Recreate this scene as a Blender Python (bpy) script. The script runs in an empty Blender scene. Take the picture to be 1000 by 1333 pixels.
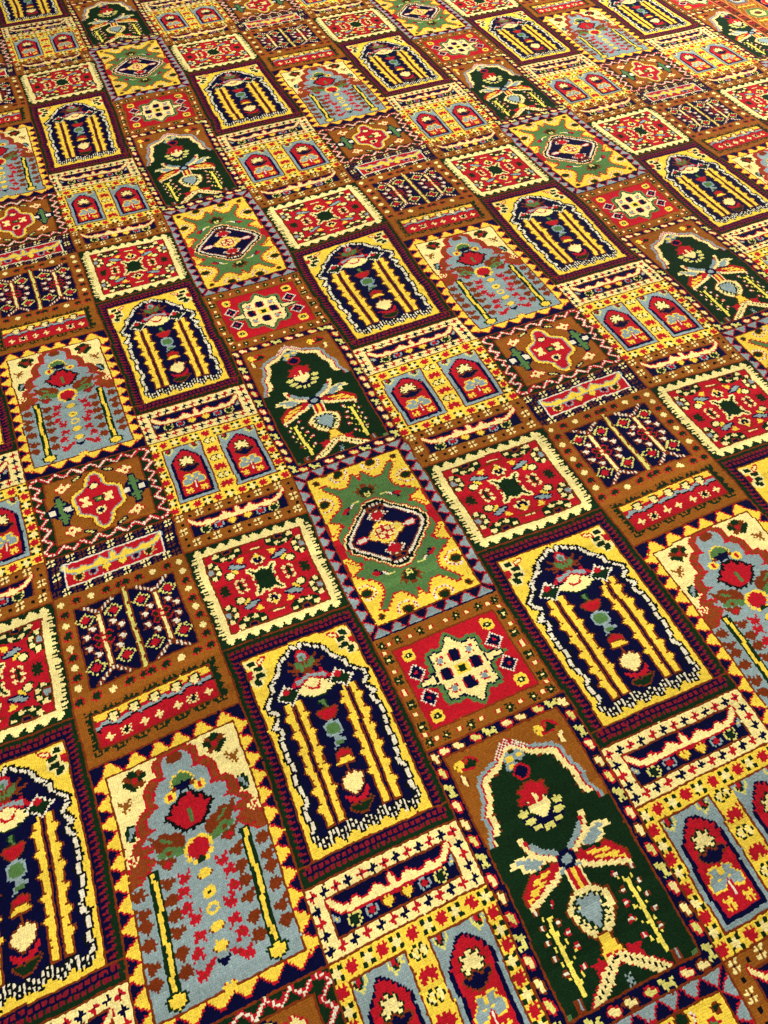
import bpy, math
import numpy as np
from mathutils import Matrix

S = bpy.context.scene
KNOT = 0.0035                                # metres per knot

# ----------------------------------------------------------------------------- camera
CAM_R = ((0.9129991470673247, 0.4078262012826135, 0.010504618114473036),
         (-0.3331950329880015, 0.7305703895618088, 0.5960268248054205),
         (0.23540099287484387, -0.5476720692557728, 0.8028958071323062))
CAM_P = (-69.45966429, 311.60273816, -388.34457196)          # in knots: across, down the rug, into the floor
flip = lambda v: (v[0], -v[1], -v[2])
cx, cy, cz = flip(CAM_R[0]), flip(CAM_R[1]), flip(CAM_R[2])
cp = flip([a * KNOT for a in CAM_P])
cam_d = bpy.data.cameras.new('camera')
cam = bpy.data.objects.new('camera', cam_d)
S.collection.objects.link(cam)
cam.matrix_world = Matrix(((cx[0], -cy[0], -cz[0], cp[0]), (cx[1], -cy[1], -cz[1], cp[1]), (cx[2], -cy[2], -cz[2], cp[2]), (0, 0, 0, 1)))
cam_d.sensor_fit = 'VERTICAL'; cam_d.sensor_height = 36.0; cam_d.sensor_width = 27.0
cam_d.lens = 36.0 * 1021.0 / 1333.0
cam_d.clip_start = 0.02; cam_d.clip_end = 100.0
cam_d.dof.use_dof = True; cam_d.dof.focus_distance = 1.9; cam_d.dof.aperture_fstop = 18.0
S.camera = cam

# ----------------------------------------------------------------------------- light and exposure
W = bpy.data.worlds.new('World'); S.world = W; W.use_nodes = True
bg = W.node_tree.nodes['Background']
bg.inputs['Color'].default_value = (1.0, 0.97, 0.92, 1); bg.inputs['Strength'].default_value = 0.3


def area(name, loc, target, size, power, col):
    d = bpy.data.lights.new(name, 'AREA'); d.shape = 'RECTANGLE'; d.size, d.size_y = size; d.energy = power; d.color = col
    o = bpy.data.objects.new(name, d); S.collection.objects.link(o)
    v = np.array(target, float) - np.array(loc, float); v /= np.linalg.norm(v)
    from mathutils import Vector
    o.location = loc; o.rotation_euler = Vector(v).to_track_quat('-Z', 'Y').to_euler()
    return o


area('window_light', (4.2, 2.6, 2.3), (0.9, 0.9, 0), (2.2, 1.6), 230, (1.0, 0.95, 0.86))
area('ceiling_light', (-0.6, -0.6, 2.9), (0.4, 0.3, 0), (1.2, 1.2), 45, (1.0, 0.96, 0.9))
S.view_settings.view_transform = 'Standard'; S.view_settings.look = 'None'
S.view_settings.exposure = 0.25; S.view_settings.gamma = 1.0; S.view_settings.use_curve_mapping = False
S.render.engine = 'CYCLES'; S.cycles.use_denoising = False; S.cycles.max_bounces = 4


# ----------------------------------------------------------------------------- the woven design, one letter per knot
DYES = {  # wool dyes (sRGB)
    'n': (6, 8, 48), 'g': (17, 42, 20), 'G': (84, 122, 66), 'r': (186, 24, 38), 'R': (128, 24, 38),
    'o': (122, 50, 18), 'O': (140, 64, 26), 'b': (148, 86, 26), 'y': (249, 213, 70), 'c': (252, 232, 150),
    'v': (222, 214, 112), 'l': (142, 162, 162), 'k': (12, 16, 18), 'd': (66, 32, 16), 'p': (206, 116, 66),
    'w': (236, 226, 196), 'a': (120, 96, 84), 'm': (92, 46, 26), 'e': (252, 232, 96)}
CODE = {c: i for i, c in enumerate(DYES)}


class Panel:
    """one compartment of the design: h rows of w knots"""

    def __init__(s, w, h, fill):
        s.w, s.h = w, h
        s.a = np.full((h, w), CODE[fill], np.int16)
        s.yy, s.xx = np.mgrid[0:h, 0:w] + 0.5

    def box(s, x0, y0, x1, y1, c):
        s.a[max(0, y0):y1 + 1, max(0, x0):x1 + 1] = CODE[c]

    def frame(s, x0, y0, x1, y1, c):
        s.box(x0, y0, x1, y0, c); s.box(x0, y1, x1, y1, c); s.box(x0, y0, x0, y1, c); s.box(x1, y0, x1, y1, c)

    def inside(s, pts):
        m = np.zeros(s.a.shape, bool)
        n = len(pts)
        for i in range(n):
            (x0, y0), (x1, y1) = pts[i], pts[(i + 1) % n]
            if y0 == y1:
                continue
            cross = (s.yy >= min(y0, y1)) & (s.yy < max(y0, y1))
            m ^= cross & (s.xx < x0 + (s.yy - y0) * (x1 - x0) / (y1 - y0))
        return m

    def put(s, mask, c):
        s.a[mask] = CODE[c]

    def poly(s, pts, c, edge=None):
        m = s.inside(pts)
        if edge:
            s.put(grow(m) & ~m, edge)
        s.put(m, c)
        return m

    def disc(s, x, y, rx, ry, c, edge=None):
        m = ((s.xx - x) / rx) ** 2 + ((s.yy - y) / ry) ** 2 <= 1.0
        if edge:
            s.put(grow(m) & ~m, edge)
        s.put(m, c)
        return m

    def diamond(s, x, y, rx, ry, c, edge=None):
        m = abs(s.xx - x) / rx + abs(s.yy - y) / ry <= 1.0
        if edge:
            s.put(grow(m) & ~m, edge)
        s.put(m, c)
        return m

    def stroke(s, pts, wd):
        m = np.zeros(s.a.shape, bool)
        for (x0, y0), (x1, y1) in zip(pts[:-1], pts[1:]):
            dx, dy = x1 - x0, y1 - y0
            t = np.clip(((s.xx - x0) * dx + (s.yy - y0) * dy) / (dx * dx + dy * dy + 1e-9), 0, 1)
            m |= (s.xx - x0 - t * dx) ** 2 + (s.yy - y0 - t * dy) ** 2 <= (wd / 2) ** 2
        return m

    def line(s, pts, c, wd=1.1, edge=None):
        m = s.stroke(pts, wd)
        if edge:
            s.put(grow(m) & ~m, edge)
        s.put(m, c)
        return m

    def stamp(s, cx, cy, rows, sub=None):
        h, w = len(rows), max(len(r) for r in rows)
        x0, y0 = int(round(cx - w / 2)), int(round(cy - h / 2))
        for j, r in enumerate(rows):
            for i, ch in enumerate(r):
                if sub and ch in sub:
                    ch = sub[ch]
                if ch != '.' and 0 <= y0 + j < s.h and 0 <= x0 + i < s.w:
                    s.a[y0 + j, x0 + i] = CODE[ch]

    def mirror_x(s):                       # left half repeated on the right, knot x <-> knot w - x
        for x in range(1, (s.w + 1) // 2):
            s.a[:, s.w - x] = s.a[:, x]

    def mirror_y(s, y0, y1):               # rows y0..y1, the upper half repeated below
        for k in range((y1 - y0 + 1) // 2):
            s.a[y1 - k] = s.a[y0 + k]

    def edges(s, c='o'):
        s.a[0, :] = CODE[c]; s.a[:, 0] = CODE['o']


def grow(m, n=1):
    for _ in range(n):
        q = m.copy()
        q[1:] |= m[:-1]; q[:-1] |= m[1:]; q[:, 1:] |= m[:, :-1]; q[:, :-1] |= m[:, 1:]
        m = q
    return m


def grow8(m, n=1):
    for _ in range(n):
        q = m.copy()
        q[1:] |= m[:-1]; q[:-1] |= m[1:]
        m = q.copy()
        q[:, 1:] |= m[:, :-1]; q[:, :-1] |= m[:, 1:]
        m = q
    return m


def shrink(m, n=1):
    return ~grow(~m, n)


STAR4 = ["..x..", ".xxx.", "xxxxx", "..x..", "..x.."]
CROSS = ["..x..", "..xx.", "xxxxx", ".xx..", "..x.."]
DOTX = [".c.cc", "cc.c.", "..k..", ".c.cc", "cc.c."]
DOTO = [".m.mm", "mm.m.", ".....", ".m.mm", "mm.m."]
RING = ["gg..gg", "ggccgg", ".cccc.", ".cccc.", "ggccgg", "gg..gg"]
REDQ = ["..r.r.", ".rrrrr", "rrrrr.", ".rrrrr", ".rrrr.", "..r..."]


def boat(p, y, fill='c', edge='r', ends=None):
    """the long curved flower spray of the narrow bars"""
    m = p.inside([(17, y + 5.4), (64, y + 5.4), (62, y + 7.2), (40.5, 7.9 + y), (19, y + 7.2)])
    for a in (0, 1):
        q = lambda x: 81 - x if a else x
        m |= p.stroke([(q(9.5), y + .4), (q(11), y + 2.2), (q(14), y + 4.8), (q(18), y + 6.2), (q(24), y + 6.6)], 2.5)
        m |= p.inside([(q(19), y + 6), (q(20), y + 3), (q(20.9), y + 4.6), (q(22), y + 2.8), (q(23), y + 4.2), (q(24.4), y + 6)])
        m |= p.inside([(q(27.6), y + 6), (q(29), y + 4.2), (q(31), y + 3.4), (q(32), y + 1.4), (q(33.4), y + 3), (q(35), y + 3.8), (q(37), y + 6)])
    m |= p.inside([(39.4, y + 6), (39.2, y + 1), (41.2, y + .6), (42.2, y + 6)])
    m &= (p.xx > 9) & (p.xx < 72)
    up = grow(m) & ~m
    p.put(up, edge)
    p.put(m, fill)
    return m


def blob_row(p, y, kinds):
    for x, k in zip((18.8, 27.2, 35.4, 45.6, 53.8, 62.2), kinds):
        if k == 'v':
            p.stamp(x, y, [".v.vv.v", "v.ggg.v", "vggggv.", "v.ggg.v", ".vgg.v.", "...vv.."])
        elif k == 'l':
            p.stamp(x, y, [".lll..", "l.rr.l", "lrrrrl", "l.rr.l", ".l.ll."])
        elif k == 'L':
            p.stamp(x, y, [".lll..", "l.nn.l", "lnnnnl", "l.nn.l", ".l.ll."])
        elif k == 'y':
            p.stamp(x, y, [".oy.y..", "oyyyyy.", "oyyyyyo", ".oyyyo.", "..oy..."])


def prayer_arch():                         # navy prayer arch with candle columns on yellow
    p = Panel(80, 129, 'n')
    X, Y = p.xx.astype(int), p.yy.astype(int)
    ring = np.minimum(X, Y)
    p.put((X <= 3) | (Y <= 4) | (Y >= 125), 'g')
    p.put((X >= 3) & (X <= 4) & (Y % 3 == 0) & (Y > 3) & (Y < 122), 'R'); p.put((X >= 4) & (X <= 6) & (Y % 3 == 1) & (Y > 3) & (Y < 122), 'R')
    p.mirror_x()
    p.put((Y >= 3) & (Y <= 4) & (X % 3 != 1) & (X > 2) & (X < 78), 'R')
    p.put((Y >= 6) & (Y <= 7) & (X % 3 != 2) & (X > 3) & (X < 77), 'R')
    p.put((Y >= 122) & (Y <= 123) & (X % 3 != 1) & (X > 2) & (X < 78), 'R')
    p.put((Y >= 125) & (Y <= 126) & (X % 3 != 0) & (X > 2) & (X < 78), 'R')
    p.box(8, 10, 72, 120, 'o'); p.box(9, 11, 71, 119, 'y'); p.box(1, 120, 79, 120, 'o')
    path = [(40.5, 17), (38, 14.2), (35.5, 15), (33, 17), (29, 18.8), (26.6, 21.5), (25, 25), (21, 29), (18.6, 31), (19.2, 34.5),
            (15.5, 38), (12.4, 41), (13, 44.5), (16, 46.5), (15, 50.5), (12.4, 53.5), (15.6, 57), (12.6, 62), (13.2, 67), (12.4, 71),
            (14.6, 76), (13, 81), (13.6, 87), (15.4, 93), (12.8, 97), (12.6, 101), (14.6, 106), (12.6, 110), (14, 113), (16.4, 115.6), (20, 115), (22.4, 110.8),
            (24.6, 113.4), (27.4, 115.8), (29.6, 114), (31.4, 110.8), (34, 113.4), (37, 115.8), (40.5, 113)]
    full = path + [(81 - a, b) for a, b in reversed(path[:-1])]
    m = p.inside(full)
    st = p.stroke(full, 4.0)
    p.put(st, 'k')
    p.put(m, 'n')
    low = Y > 109
    m_all = (X > 9) & (X < 71) & (Y < 119)
    core = p.stroke(full, 1.9)
    p.put(st & m & ~core & (X > 8), 'k')
    dash = ((Y + X // 3) % 6 < 5)
    p.put(core & ~low & dash & (Y > 22), 'w')
    p.put(core & (Y <= 22) & (X % 4 != 0), 'w')
    p.put(st & low, 'k')
    lw = (p.stroke([(a, b - 1.6) for a, b in full], 1.3) | p.stroke([(a, b + 1.2) for a, b in full], 1.3)) & low & m_all
    p.put(lw & (X % 2 == 0), 'w')
    p.put(grow(lw) & ~lw & low & (X % 2 == 1), 'k')
    # candle columns
    for x, c in ((20, 'o'), (21, 'y'), (22, 'y'), (23, 'y'), (24, 'o'), (25, 'n'), (26, 'o'), (27, 'y'), (28, 'y'), (29, 'y'), (30, 'o')):
        p.box(x, 44, x, 109, c)
    p.box(20, 109, 24, 109, 'o'); p.box(26, 109, 30, 109, 'o')
    for i, y in enumerate((52, 62, 71, 81, 91, 100)):
        p.stamp(19.6, y, ["..oo", ".oyy", "oyyy", "oyyy", ".oyy", "..oy"])
        if i < 5:
            p.stamp(31, y + 1, ["oo..", "yyo.", "yyyo", "yyo.", "yo.."])
    p.diamond(25.5, 39.5, 7.2, 6, 'w')
    X2 = (X + Y) % 3 == 0
    p.put((abs(p.xx - 25.5) / 7.2 + abs(p.yy - 39.5) / 6 <= 1) & X2, 'k')
    p.diamond(25.5, 39.5, 5.2, 4.4, 'g'); p.diamond(25, 37, 2.4, 1.9, 'r'); p.put((abs(p.xx - 25) + abs(p.yy - 35.6) < 1.3), 'o')
    p.stamp(14, 20, ["cccccc....", "ccggggc...", "ccggggc...", "ccggggcc..", ".cccccccc.", "...cgggggc", "rrrcgggggc", "rrrccggggc", "rrrccccccc",
                     "rrrcggggcc", "rrccgggggc", ".cccgggggc", "ccgggcccc.", "ccggggc...", "ccggggc...", ".ccgggc...", "..cccc...."])
    p.stamp(20, 14, ["...rrr.", ".rrccr.", "rcccr..", "rcrr...", "rr....."])
    # the tall flower
    p.stamp(40.5, 31.5, [
        "..........rrr..........", ".........rrrrr.........", "........rrlllrr........", "........rlllllr........", "...o....rlGGllr....o...",
        "...oo..orlGGllro..oo...", "....ooGorrlGlrroGoo....", ".....oGGGorGroGGGo.....", "oo...oGGGGoGoGGGGo...oo", ".oooooGGGGoGoGGGGooooo.",
        "...ooooGGGGGGGGGoooo...", ".....oooGGoGoGGooo.....", "...ooo..ooooooo..ooo...", ".........ooooo.........", "....r...rrllrrr...rr...",
        "...rrrrlllllllllrrrr...", "..rlllllllrrrlllllllr..", ".rrllllrrrcccrrrllllrr.", "rrrllrrrcccccccrrrllrrr", "rr.rr.rcccccccccr.rr.rr",
        ".....ccrcccccccrcc.....", "...cccccrcccccrccccc...", "..ccccccrrcccrrcccccc..", "..cccccccrrrrrccccccc..", "..gccccccccccccccccccg.",
        "...gcccccccccccccccgg..", "....ggccccccccccccg....", "......ggcccccccgg......", "........ggggggg........"])
    p.stamp(40.5, 50.5, ["gGGg", "gGGg", ".GGg", ".gGg", "ggGG", "gggG"])
    p.poly([(35.5, 53.6), (38, 54.4), (40.5, 53), (43, 54.4), (46, 53.6), (44, 57.6), (40.5, 59.8), (37, 57.6)], 'r', 'o')
    p.disc(40.5, 65, 4.9, 4.7, 'l'); p.disc(40.5, 65, 3.4, 3.4, 'G')
    p.poly([(37, 76), (39, 70.2), (42, 70.2), (46, 72)], 'l'); p.box(39, 72, 42, 73, 'G')
    p.poly([(36.5, 82), (37.5, 78), (40.5, 76.6), (43.5, 78), (44.5, 82)], 'r', 'o')
    p.poly([(35, 84.6), (38, 81.4), (43, 81.4), (46, 84.6), (42, 83.8), (39, 83.8)], 'y', 'o'); p.box(40, 85, 40, 89, 'o')
    p.poly([(35, 93.6), (36.4, 90.6), (38, 91.6), (39, 88.4), (41, 90.4), (43, 88.4), (44, 91.4), (46, 91), (45.2, 96), (42.4, 98.8), (40.5, 100.2), (38, 98.6), (35.6, 96.4)], 'c', 'o')
    p.poly([(33.5, 97.6), (36, 100), (40.5, 102.4), (45, 100), (47.4, 97.6), (46, 102.6), (43, 104), (38, 104), (35, 102.6)], 'r')
    p.poly([(34, 104.4), (39, 105.6), (47, 104.4), (44, 108), (40, 109.4), (36, 107.6)], 'g', 'o')
    # right half follows the left except the flower
    keep = p.a[:, 34:48].copy(); top = p.a[16:47, 28:54].copy(); p.mirror_x(); p.a[48:112, 34:48] = keep[48:112]; p.a[16:34, 28:54] = top[:18]; p.a[34:47, 29:53] = top[18:, 1:25]
    p.diamond(55.5, 39.5, 7.2, 6, 'w'); d = abs(p.xx - 55.5) / 7.2 + abs(p.yy - 39.5) / 6 <= 1; p.put(d & ((X + Y) % 3 == 0), 'k'); p.diamond(55.5, 39.5, 5.2, 4.4, 'g'); p.diamond(55, 37, 2.4, 1.9, 'r')
    p.edges()
    return p


def cypress():                             # green cypress garden under a stepped arch
    p = Panel(79, 131, 'n')
    X, Y = p.xx.astype(int), p.yy.astype(int)
    p.box(7, 6, 72, 124, 'o'); p.box(8, 7, 71, 123, 'b')
    # stepped arch: grey, red and cream courses round the dark green ground
    half = [(39.5, 9.6), (36.5, 11.5), (33, 14.4), (30, 17), (25, 19), (21, 20.4), (18.2, 21.6), (17.4, 24), (15.6, 26.4), (15.8, 30), (14.6, 35), (12.6, 37.4),
            (11.4, 40), (12.2, 46), (9.4, 51), (9, 56), (-20, 56), (-20, 200)]
    full = half + [(79 - a, b) for a, b in reversed(half)]
    m = p.inside(full)
    p.put(m, 'l')
    for n, c in ((2, 'r'), (3, 'c'), (6, 'o')):
        p.put(shrink(m, n), c)
    p.put(grow(shrink(m, 7)) & m & (Y % 4 > 0), 'g')
    st = shrink(m, 7); p.put(st, 'g')
    top = m & (Y < 18) & ~shrink(m, 4)
    p.put(top & ((X + Y) % 2 == 0), 'r'); p.put(top & ((X + Y) % 2 == 1), 'w')
    p.put((Y > 53) & (X > 7) & (X < 72) & (Y < 124), 'g')
    p.put((Y > 49) & (X > 12) & (X < 67) & (Y < 56), 'g')
    # corner birds
    p.stamp(17, 14, ["......rrrr...", ".yyy.rr.grr..", "yyyyyr.rggrr.", "y.yyyrrgggggr", ".yyyyyggggggr", ".yyrrgggggg..", "..yrrrrrrr..."])
    bird = ["......rrrr...", ".yyy.rr.grr..", "yyyyyr.rggrr.", "y.yyyrrgggggr", ".yyyyyggggggr", ".yyrrgggggg..", "..yrrrrrrr..."]
    p.stamp(61.5, 14, bird); p.stamp(66, 21.5, ["..cc", ".ccc", "occo", "occ.", "occ.", "cc.."])
    p.stamp(11.5, 21.5, ["oc..", "occ.", "occo", "occo", ".cco", "..co"])
    # the flowers up the middle
    p.disc(37, 20, 3, 2.6, 'l'); p.disc(42, 20, 3.2, 2.6, 'l'); p.disc(36.4, 23.6, 3.2, 2.4, 'l'); p.box(35, 19, 38, 21, 'y'); p.box(41, 19, 43, 20, 'y'); p.box(35, 23, 37, 24, 'y')
    p.disc(39.6, 28, 4.4, 4, 'r'); p.disc(39.6, 28, 3.2, 3, 'n')
    p.poly([(31, 42), (34, 39), (33.4, 36), (36, 36.6), (38, 33.6), (40, 34.4), (42, 33.6), (43.6, 36.6), (47, 35.6), (46, 39), (47.6, 41), (44, 42), (42, 45.4), (39, 46), (36, 45.4), (34, 43)], 'r', 'o')
    p.disc(39.5, 49, 10.5, 7.6, 'n')
    p.disc(39.5, 45.6, 8, 4, 'g')
    p.poly([(33.6, 43), (36, 42), (38, 44), (41, 44), (43, 42), (45.6, 43), (45, 46), (42, 50), (39.5, 51.4), (37, 50), (34, 46)], 'c')
    p.box(39, 39, 40, 45, 'c'); p.poly([(33, 42), (37, 44.4), (42, 44.4), (46, 42), (44, 44), (42, 40.6), (37, 40.6), (35, 44)], 'r')
    p.box(39, 39, 40, 45, 'c')
    for a in (1, -1):
        q = lambda x: 39.5 + a * x
        p.disc(q(9), 46.2, 2.6, 1.8, 'v'); p.disc(q(7.4), 50.6, 2.8, 1.5, 'v'); p.disc(q(5.4), 54, 2.4, 1.2, 'v'); p.disc(q(1.6), 55.4, 1.1, 2, 'v')
    # crown of leaves
    for a in (1, -1):
        q = lambda x: 39.5 + a * x
        p.poly([(q(1), 69), (q(8), 64), (q(12), 61), (q(14.4), 56), (q(16.6), 54), (q(17.6), 58), (q(15), 64), (q(9), 69), (q(2), 72)], 'o')
        p.line([(q(16), 56.4), (q(13.4), 63), (q(7), 68), (q(2), 70.5)], 'c', 3.2)
        p.line([(q(14.8), 58), (q(11.8), 62.6), (q(6), 66.4), (q(2), 68.6)], 'r', 1.9)
        p.line([(q(13), 60), (q(9), 64), (q(3), 67.2)], 'l', 2.2)
        # curled leaf
        p.poly([(q(9), 67.4), (q(14), 63.4), (q(21), 61.6), (q(25.4), 63.6), (q(26.6), 66.4), (q(24), 66), (q(22), 65.6), (q(21), 69), (q(17), 70.4), (q(12), 71.4)], 'c')
        p.poly([(q(10), 68), (q(15), 64.6), (q(21), 63), (q(23.6), 64), (q(20), 65.4), (q(19), 68), (q(14), 70)], 'l')
        # striped wing
        w = p.poly([(q(3), 72), (q(8), 70), (q(20), 71.4), (q(26), 77), (q(26.6), 82), (q(24), 83), (q(16), 79.6), (q(7), 77)], 'r', 'o')
        p.line([(q(25.6), 82.6), (q(16), 79.4), (q(8), 76.6), (q(4), 73.6)], 'c', 2.3)
        p.line([(q(10), 72.4), (q(20), 74.4)], 'y', 1.5); p.line([(q(13), 75.4), (q(23), 77.4)], 'y', 1.6); p.line([(q(9), 69.8), (q(17), 71.2)], 'g', 1.4)
        p.line([(q(19), 77.6), (q(25), 80)], 'y', 1.2)
    p.disc(39.5, 71, 4.4, 4.2, 'n'); p.disc(39.5, 71, 2.3, 2.3, 'l')
    for dx, dy in ((-4, -4), (4, -4), (-4, 4), (4, 4)):
        p.disc(39.5 + dx, 71 + dy, 1.2, 1.2, 'l')
    for i, c in enumerate('ocryyrco'):
        p.box(36 + i, 75, 36 + i, 86, c)
    p.poly([(39.5, 82.6), (34, 85), (29, 89), (30, 95), (31.5, 99), (35, 102.6), (39.5, 105), (44, 102.6), (47.5, 99), (49.6, 95), (50.4, 89), (45, 85)], 'c', 'o')
    p.stamp(39.5, 93.5, ["....gg.gg.gg.....", "..ggllgllgllgg...", ".gglllllllllg.gg.", "..ggllllllllllg..", ".gg.llllllllllgg.", "gglllllllllll.gg.", ".gglllllllllllgg.",
                         "..gllllllllllg...", ".ggglllllllllggg.", "gg.gglllllllgg.gg", "...gglllllllgg...", "..gg.ggllllgg.gg.", ".....gglllgg.....", "....gg.gllg.gg...", "......ggggg......", ".......gg........"])
    for i, c in enumerate('crry yrrc'.replace(' ', '')):
        p.box(36 + i, 75, 36 + i, 83, c)
    p.poly([(37, 103), (42, 103), (43, 108), (45, 112), (42, 114), (37, 114), (34, 112), (36.4, 108)], 'y', 'o')
    for a in (1, -1):
        q = lambda x: 39.5 + a * x
        p.line([(q(2), 113), (q(17.4), 124)], 'r', 5.4)
        p.line([(q(2), 113), (q(17.4), 124.5)], 'c', 4.6)
        k = p.stroke([(q(1), 112.2), (q(17), 123.6)], 1.3); p.put(k & (X % 2 == 0), 'k')
        p.poly([(q(5), 113.4), (q(7.4), 109), (q(9), 111), (q(13), 110.4), (q(10.6), 113.4), (q(12), 116)], 'r')
        # fruit trees
        p.line([(q(20.8), 89), (q(20.6), 118)], 'e', 1.9)
        for x, y in ((4.6, -3), (-4.4, -3.2), (4.6, 3), (-4.4, 3.6), (4.6, 9), (-6, 8.6), (4.2, 15), (-7, 14.6), (3, 21.6), (-6, 22)):
            bx, by = 20.7 + x, 88 + y
            k = p.stroke([(q(20.7), by + 5), (q(20.7 + x * .5), by + 3), (q(20.7 + x * .8), by + 1)], 1.25); p.put(k & (X % 2 == 0), 'e')
            p.disc(q(bx), by, 1.5, 1.4, 'r' if y % 2 < 1 else 'o'); p.disc(q(bx), by, .8, .8, 'w')
        p.stamp(q(24), 121.5, ["oolo.", "oolo.", "oolo.", "oolo.", "oooo."])
        p.box(8, 122, 9, 123, 'G'); p.box(69, 122, 71, 123, 'G')
    p.stamp(39.5, 121.5, ["l.l", ".l.", "lll", ".l.", "l.l"])
    p.put((Y > 123) & (X < 79), 'n'); p.box(7, 124, 72, 124, 'o'); p.box(7, 6, 7, 124, 'o'); p.box(72, 6, 72, 124, 'o')
    p.put((X > 72) | (X < 7), 'n')
    marks = [[".rr..", "rccr.", "rcccr", "rcccr", ".rccr", ".rccr", "..rr."], [".oo..", "occo.", "occco", "occco", ".occo", ".occo", "..oo."],
             [".rr..", "rvvr.", "rvvvr", "rvvvr", ".rvvr", ".rvvr", "..rr."], ["vv...", "vvvv.", ".vvvv", "..vv.", "..vv.", ".vvv.", ".v.vv"]]
    tr = [["".join(r[i] for r in k) for i in range(5)] for k in marks]
    for i in range(15):
        y = 5 + i * 8.6
        p.stamp(3.6, y, marks[(i + 1) % 4]); p.stamp(76, y, marks[(i + 1) % 4])
    for i in range(8):
        x = 8 + i * 9
        p.stamp(x + 1, 3.4, tr[i % 4]); p.stamp(x + 1, 128, tr[(i + 2) % 4])
    p.edges()
    return p


def star_medallion():                      # yellow ground, green lobed ground, navy medallion
    p = Panel(79, 127, 'n')
    X, Y = p.xx.astype(int), p.yy.astype(int)
    for i in range(13):
        y = 8.6 + i * 9.15
        t = p.poly([(1, y - 4.1), (6.2, y - .3), (6.2, y + .3), (1, y + 4.1)], 'l')
        p.put(grow(t) & ~t & (X > 0) & (X < 7), 'r')
    for i in range(7):
        x = 7.5 + i * 10.6
        t = p.poly([(x - 4.6, 1), (x - .4, 6.2), (x + .4, 6.2), (x + 4.6, 1)], 'l')
        p.put(grow(t) & ~t & (Y > 0) & (Y < 7), 'r')
    p.mirror_x()
    p.box(7, 7, 72, 63, 'o'); p.box(8, 8, 71, 63, 'y')
    quarter = [(39.5, 21), (38.4, 17.6), (36.8, 14.6), (35, 17.4), (33, 20.8), (29.6, 23.4), (25, 22.8), (21.6, 19.2), (17.6, 14.8), (15.4, 16.4), (17, 19), (20, 22.4), (22.6, 26.6),
               (23.2, 31), (21.4, 34.8), (17, 38.2), (12.6, 40.8), (10.4, 43.2), (12, 44.8), (16.4, 45.2), (18.6, 48.6), (15, 51.6), (12.6, 55), (11.6, 60), (11.6, 64), (39.5, 64)]
    g = p.inside(quarter + [(41, 64), (41, 22)])
    p.put(grow(g) & ~g & (X > 8), 'r'); p.put(grow(g, 2) & ~grow(g) & (X > 8) & (Y % 2 == 0), 'r'); p.put((X > 7) & (X < 11) & (Y > 55), 'r')
    p.put(g, 'G')
    for x, y in ((28.6, 11), (12, 29.6)):
        s = p.disc(x, y, 7, 6, 'r') if 0 else ((p.xx - x) / 6.2) ** 2 + ((p.yy - y) / 5.4) ** 2 <= 1
        far = (Y > y - 1) | (x < 20)
        s &= (Y > 8) & (X > 8); p.put(s, 'r'); p.put(s & ((X + Y) % 3 > 0), 'w'); t2 = p.disc(x, y, 4.9, 4.2, 'y'); p.disc(x, y - .6, 3.6, 3, 'o'); p.disc(x, y - .6, 2.6, 2.2, 'g')
        p.box(0, 0, 0, 0, 'o')
    p.box(7, 7, 72, 7, 'o'); p.box(7, 7, 7, 63, 'o')
    p.disc(12.6, 11.8, 2.2, 2, 'o'); p.disc(12.6, 11.8, 1.2, 1.1, 'g')
    p.stamp(39.5, 29, ["......oo......", "...o..oo..o...", "...oo.gg.oo...", "o..oogggoo...o", ".ooogggggooo..", "..oggggggggo..", "..ooggvggoo...", "....ogvvgo....", "...oggvggo....", ".....oovo....."])
    p.stamp(31, 35.5, ["vvvvv.."]); p.stamp(27, 38, ["...ww", "wwwwo", "wwwo."])
    p.stamp(22.6, 39.6, ["..rrnn", ".rrrrn", "rrrrn.", "rrrn..", "..nn.."])
    p.poly([(8.6, 75 - 32), (8.6, 54), (12, 50), (17, 47), (13, 45)], 'y', 'r')
    med = [(39.5, 35.6), (36, 36.6), (31, 40), (30.6, 42.4), (25.6, 45.6), (25, 47.6), (20, 50.6), (19.6, 53), (14.4, 56.6), (14, 60), (12.4, 61), (12.4, 64), (40.6, 64), (40.6, 35)]
    mm = p.inside(med); mm |= (mm[:, ::-1] & False)
    big = mm.copy(); big[63:, :] |= mm[62, :]; big[:, 39:] |= mm[:, 38:39]
    for n, c in ((0, 'r'), (1, 'c'), (2, 'k'), (4, 'w'), (6, 'o'), (7, 'n')):
        e = shrink(big, n) if n else mm
        e = e & mm
        p.put(e, c)
    e = shrink(big, 2) & ~shrink(big, 6) & mm
    p.put(e & (Y < 44) & (X % 2 == 0), 'k')
    d = p.diamond(39.5, 64, 12.5, 10, 'y', 'o'); p.put(d & ((X + Y) % 4 == 0), 'c')
    d = p.disc(39.5, 64, 6.6, 5.6, 'r'); p.put(d & (((X - 39) % 4 != 0) & ((Y - 63) % 4 != 0)), 'c'); p.box(38, 62, 41, 65, 'r')
    p.diamond(39.5, 50.2, 6.6, 5.4, 'w'); p.put((abs(p.xx - 39.5) / 6.6 + abs(p.yy - 50.2) / 5.4 <= 1) & ((X + Y) % 2 == 0), 'o'); p.disc(39.5, 50.4, 3.6, 3.2, 'r')
    p.stamp(39.5, 44.5, [".oo....oo.", "oo.o..o.oo", "o...oo...o", "oo..oo..oo", ".ooo..ooo."])
    p.disc(24.6, 64, 4.2, 1.9, 'w', 'r')
    p.mirror_x()
    p.mirror_y(0, 126)
    p.box(39, 63, 40, 64, 'c')
    p.edges()
    return p


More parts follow.
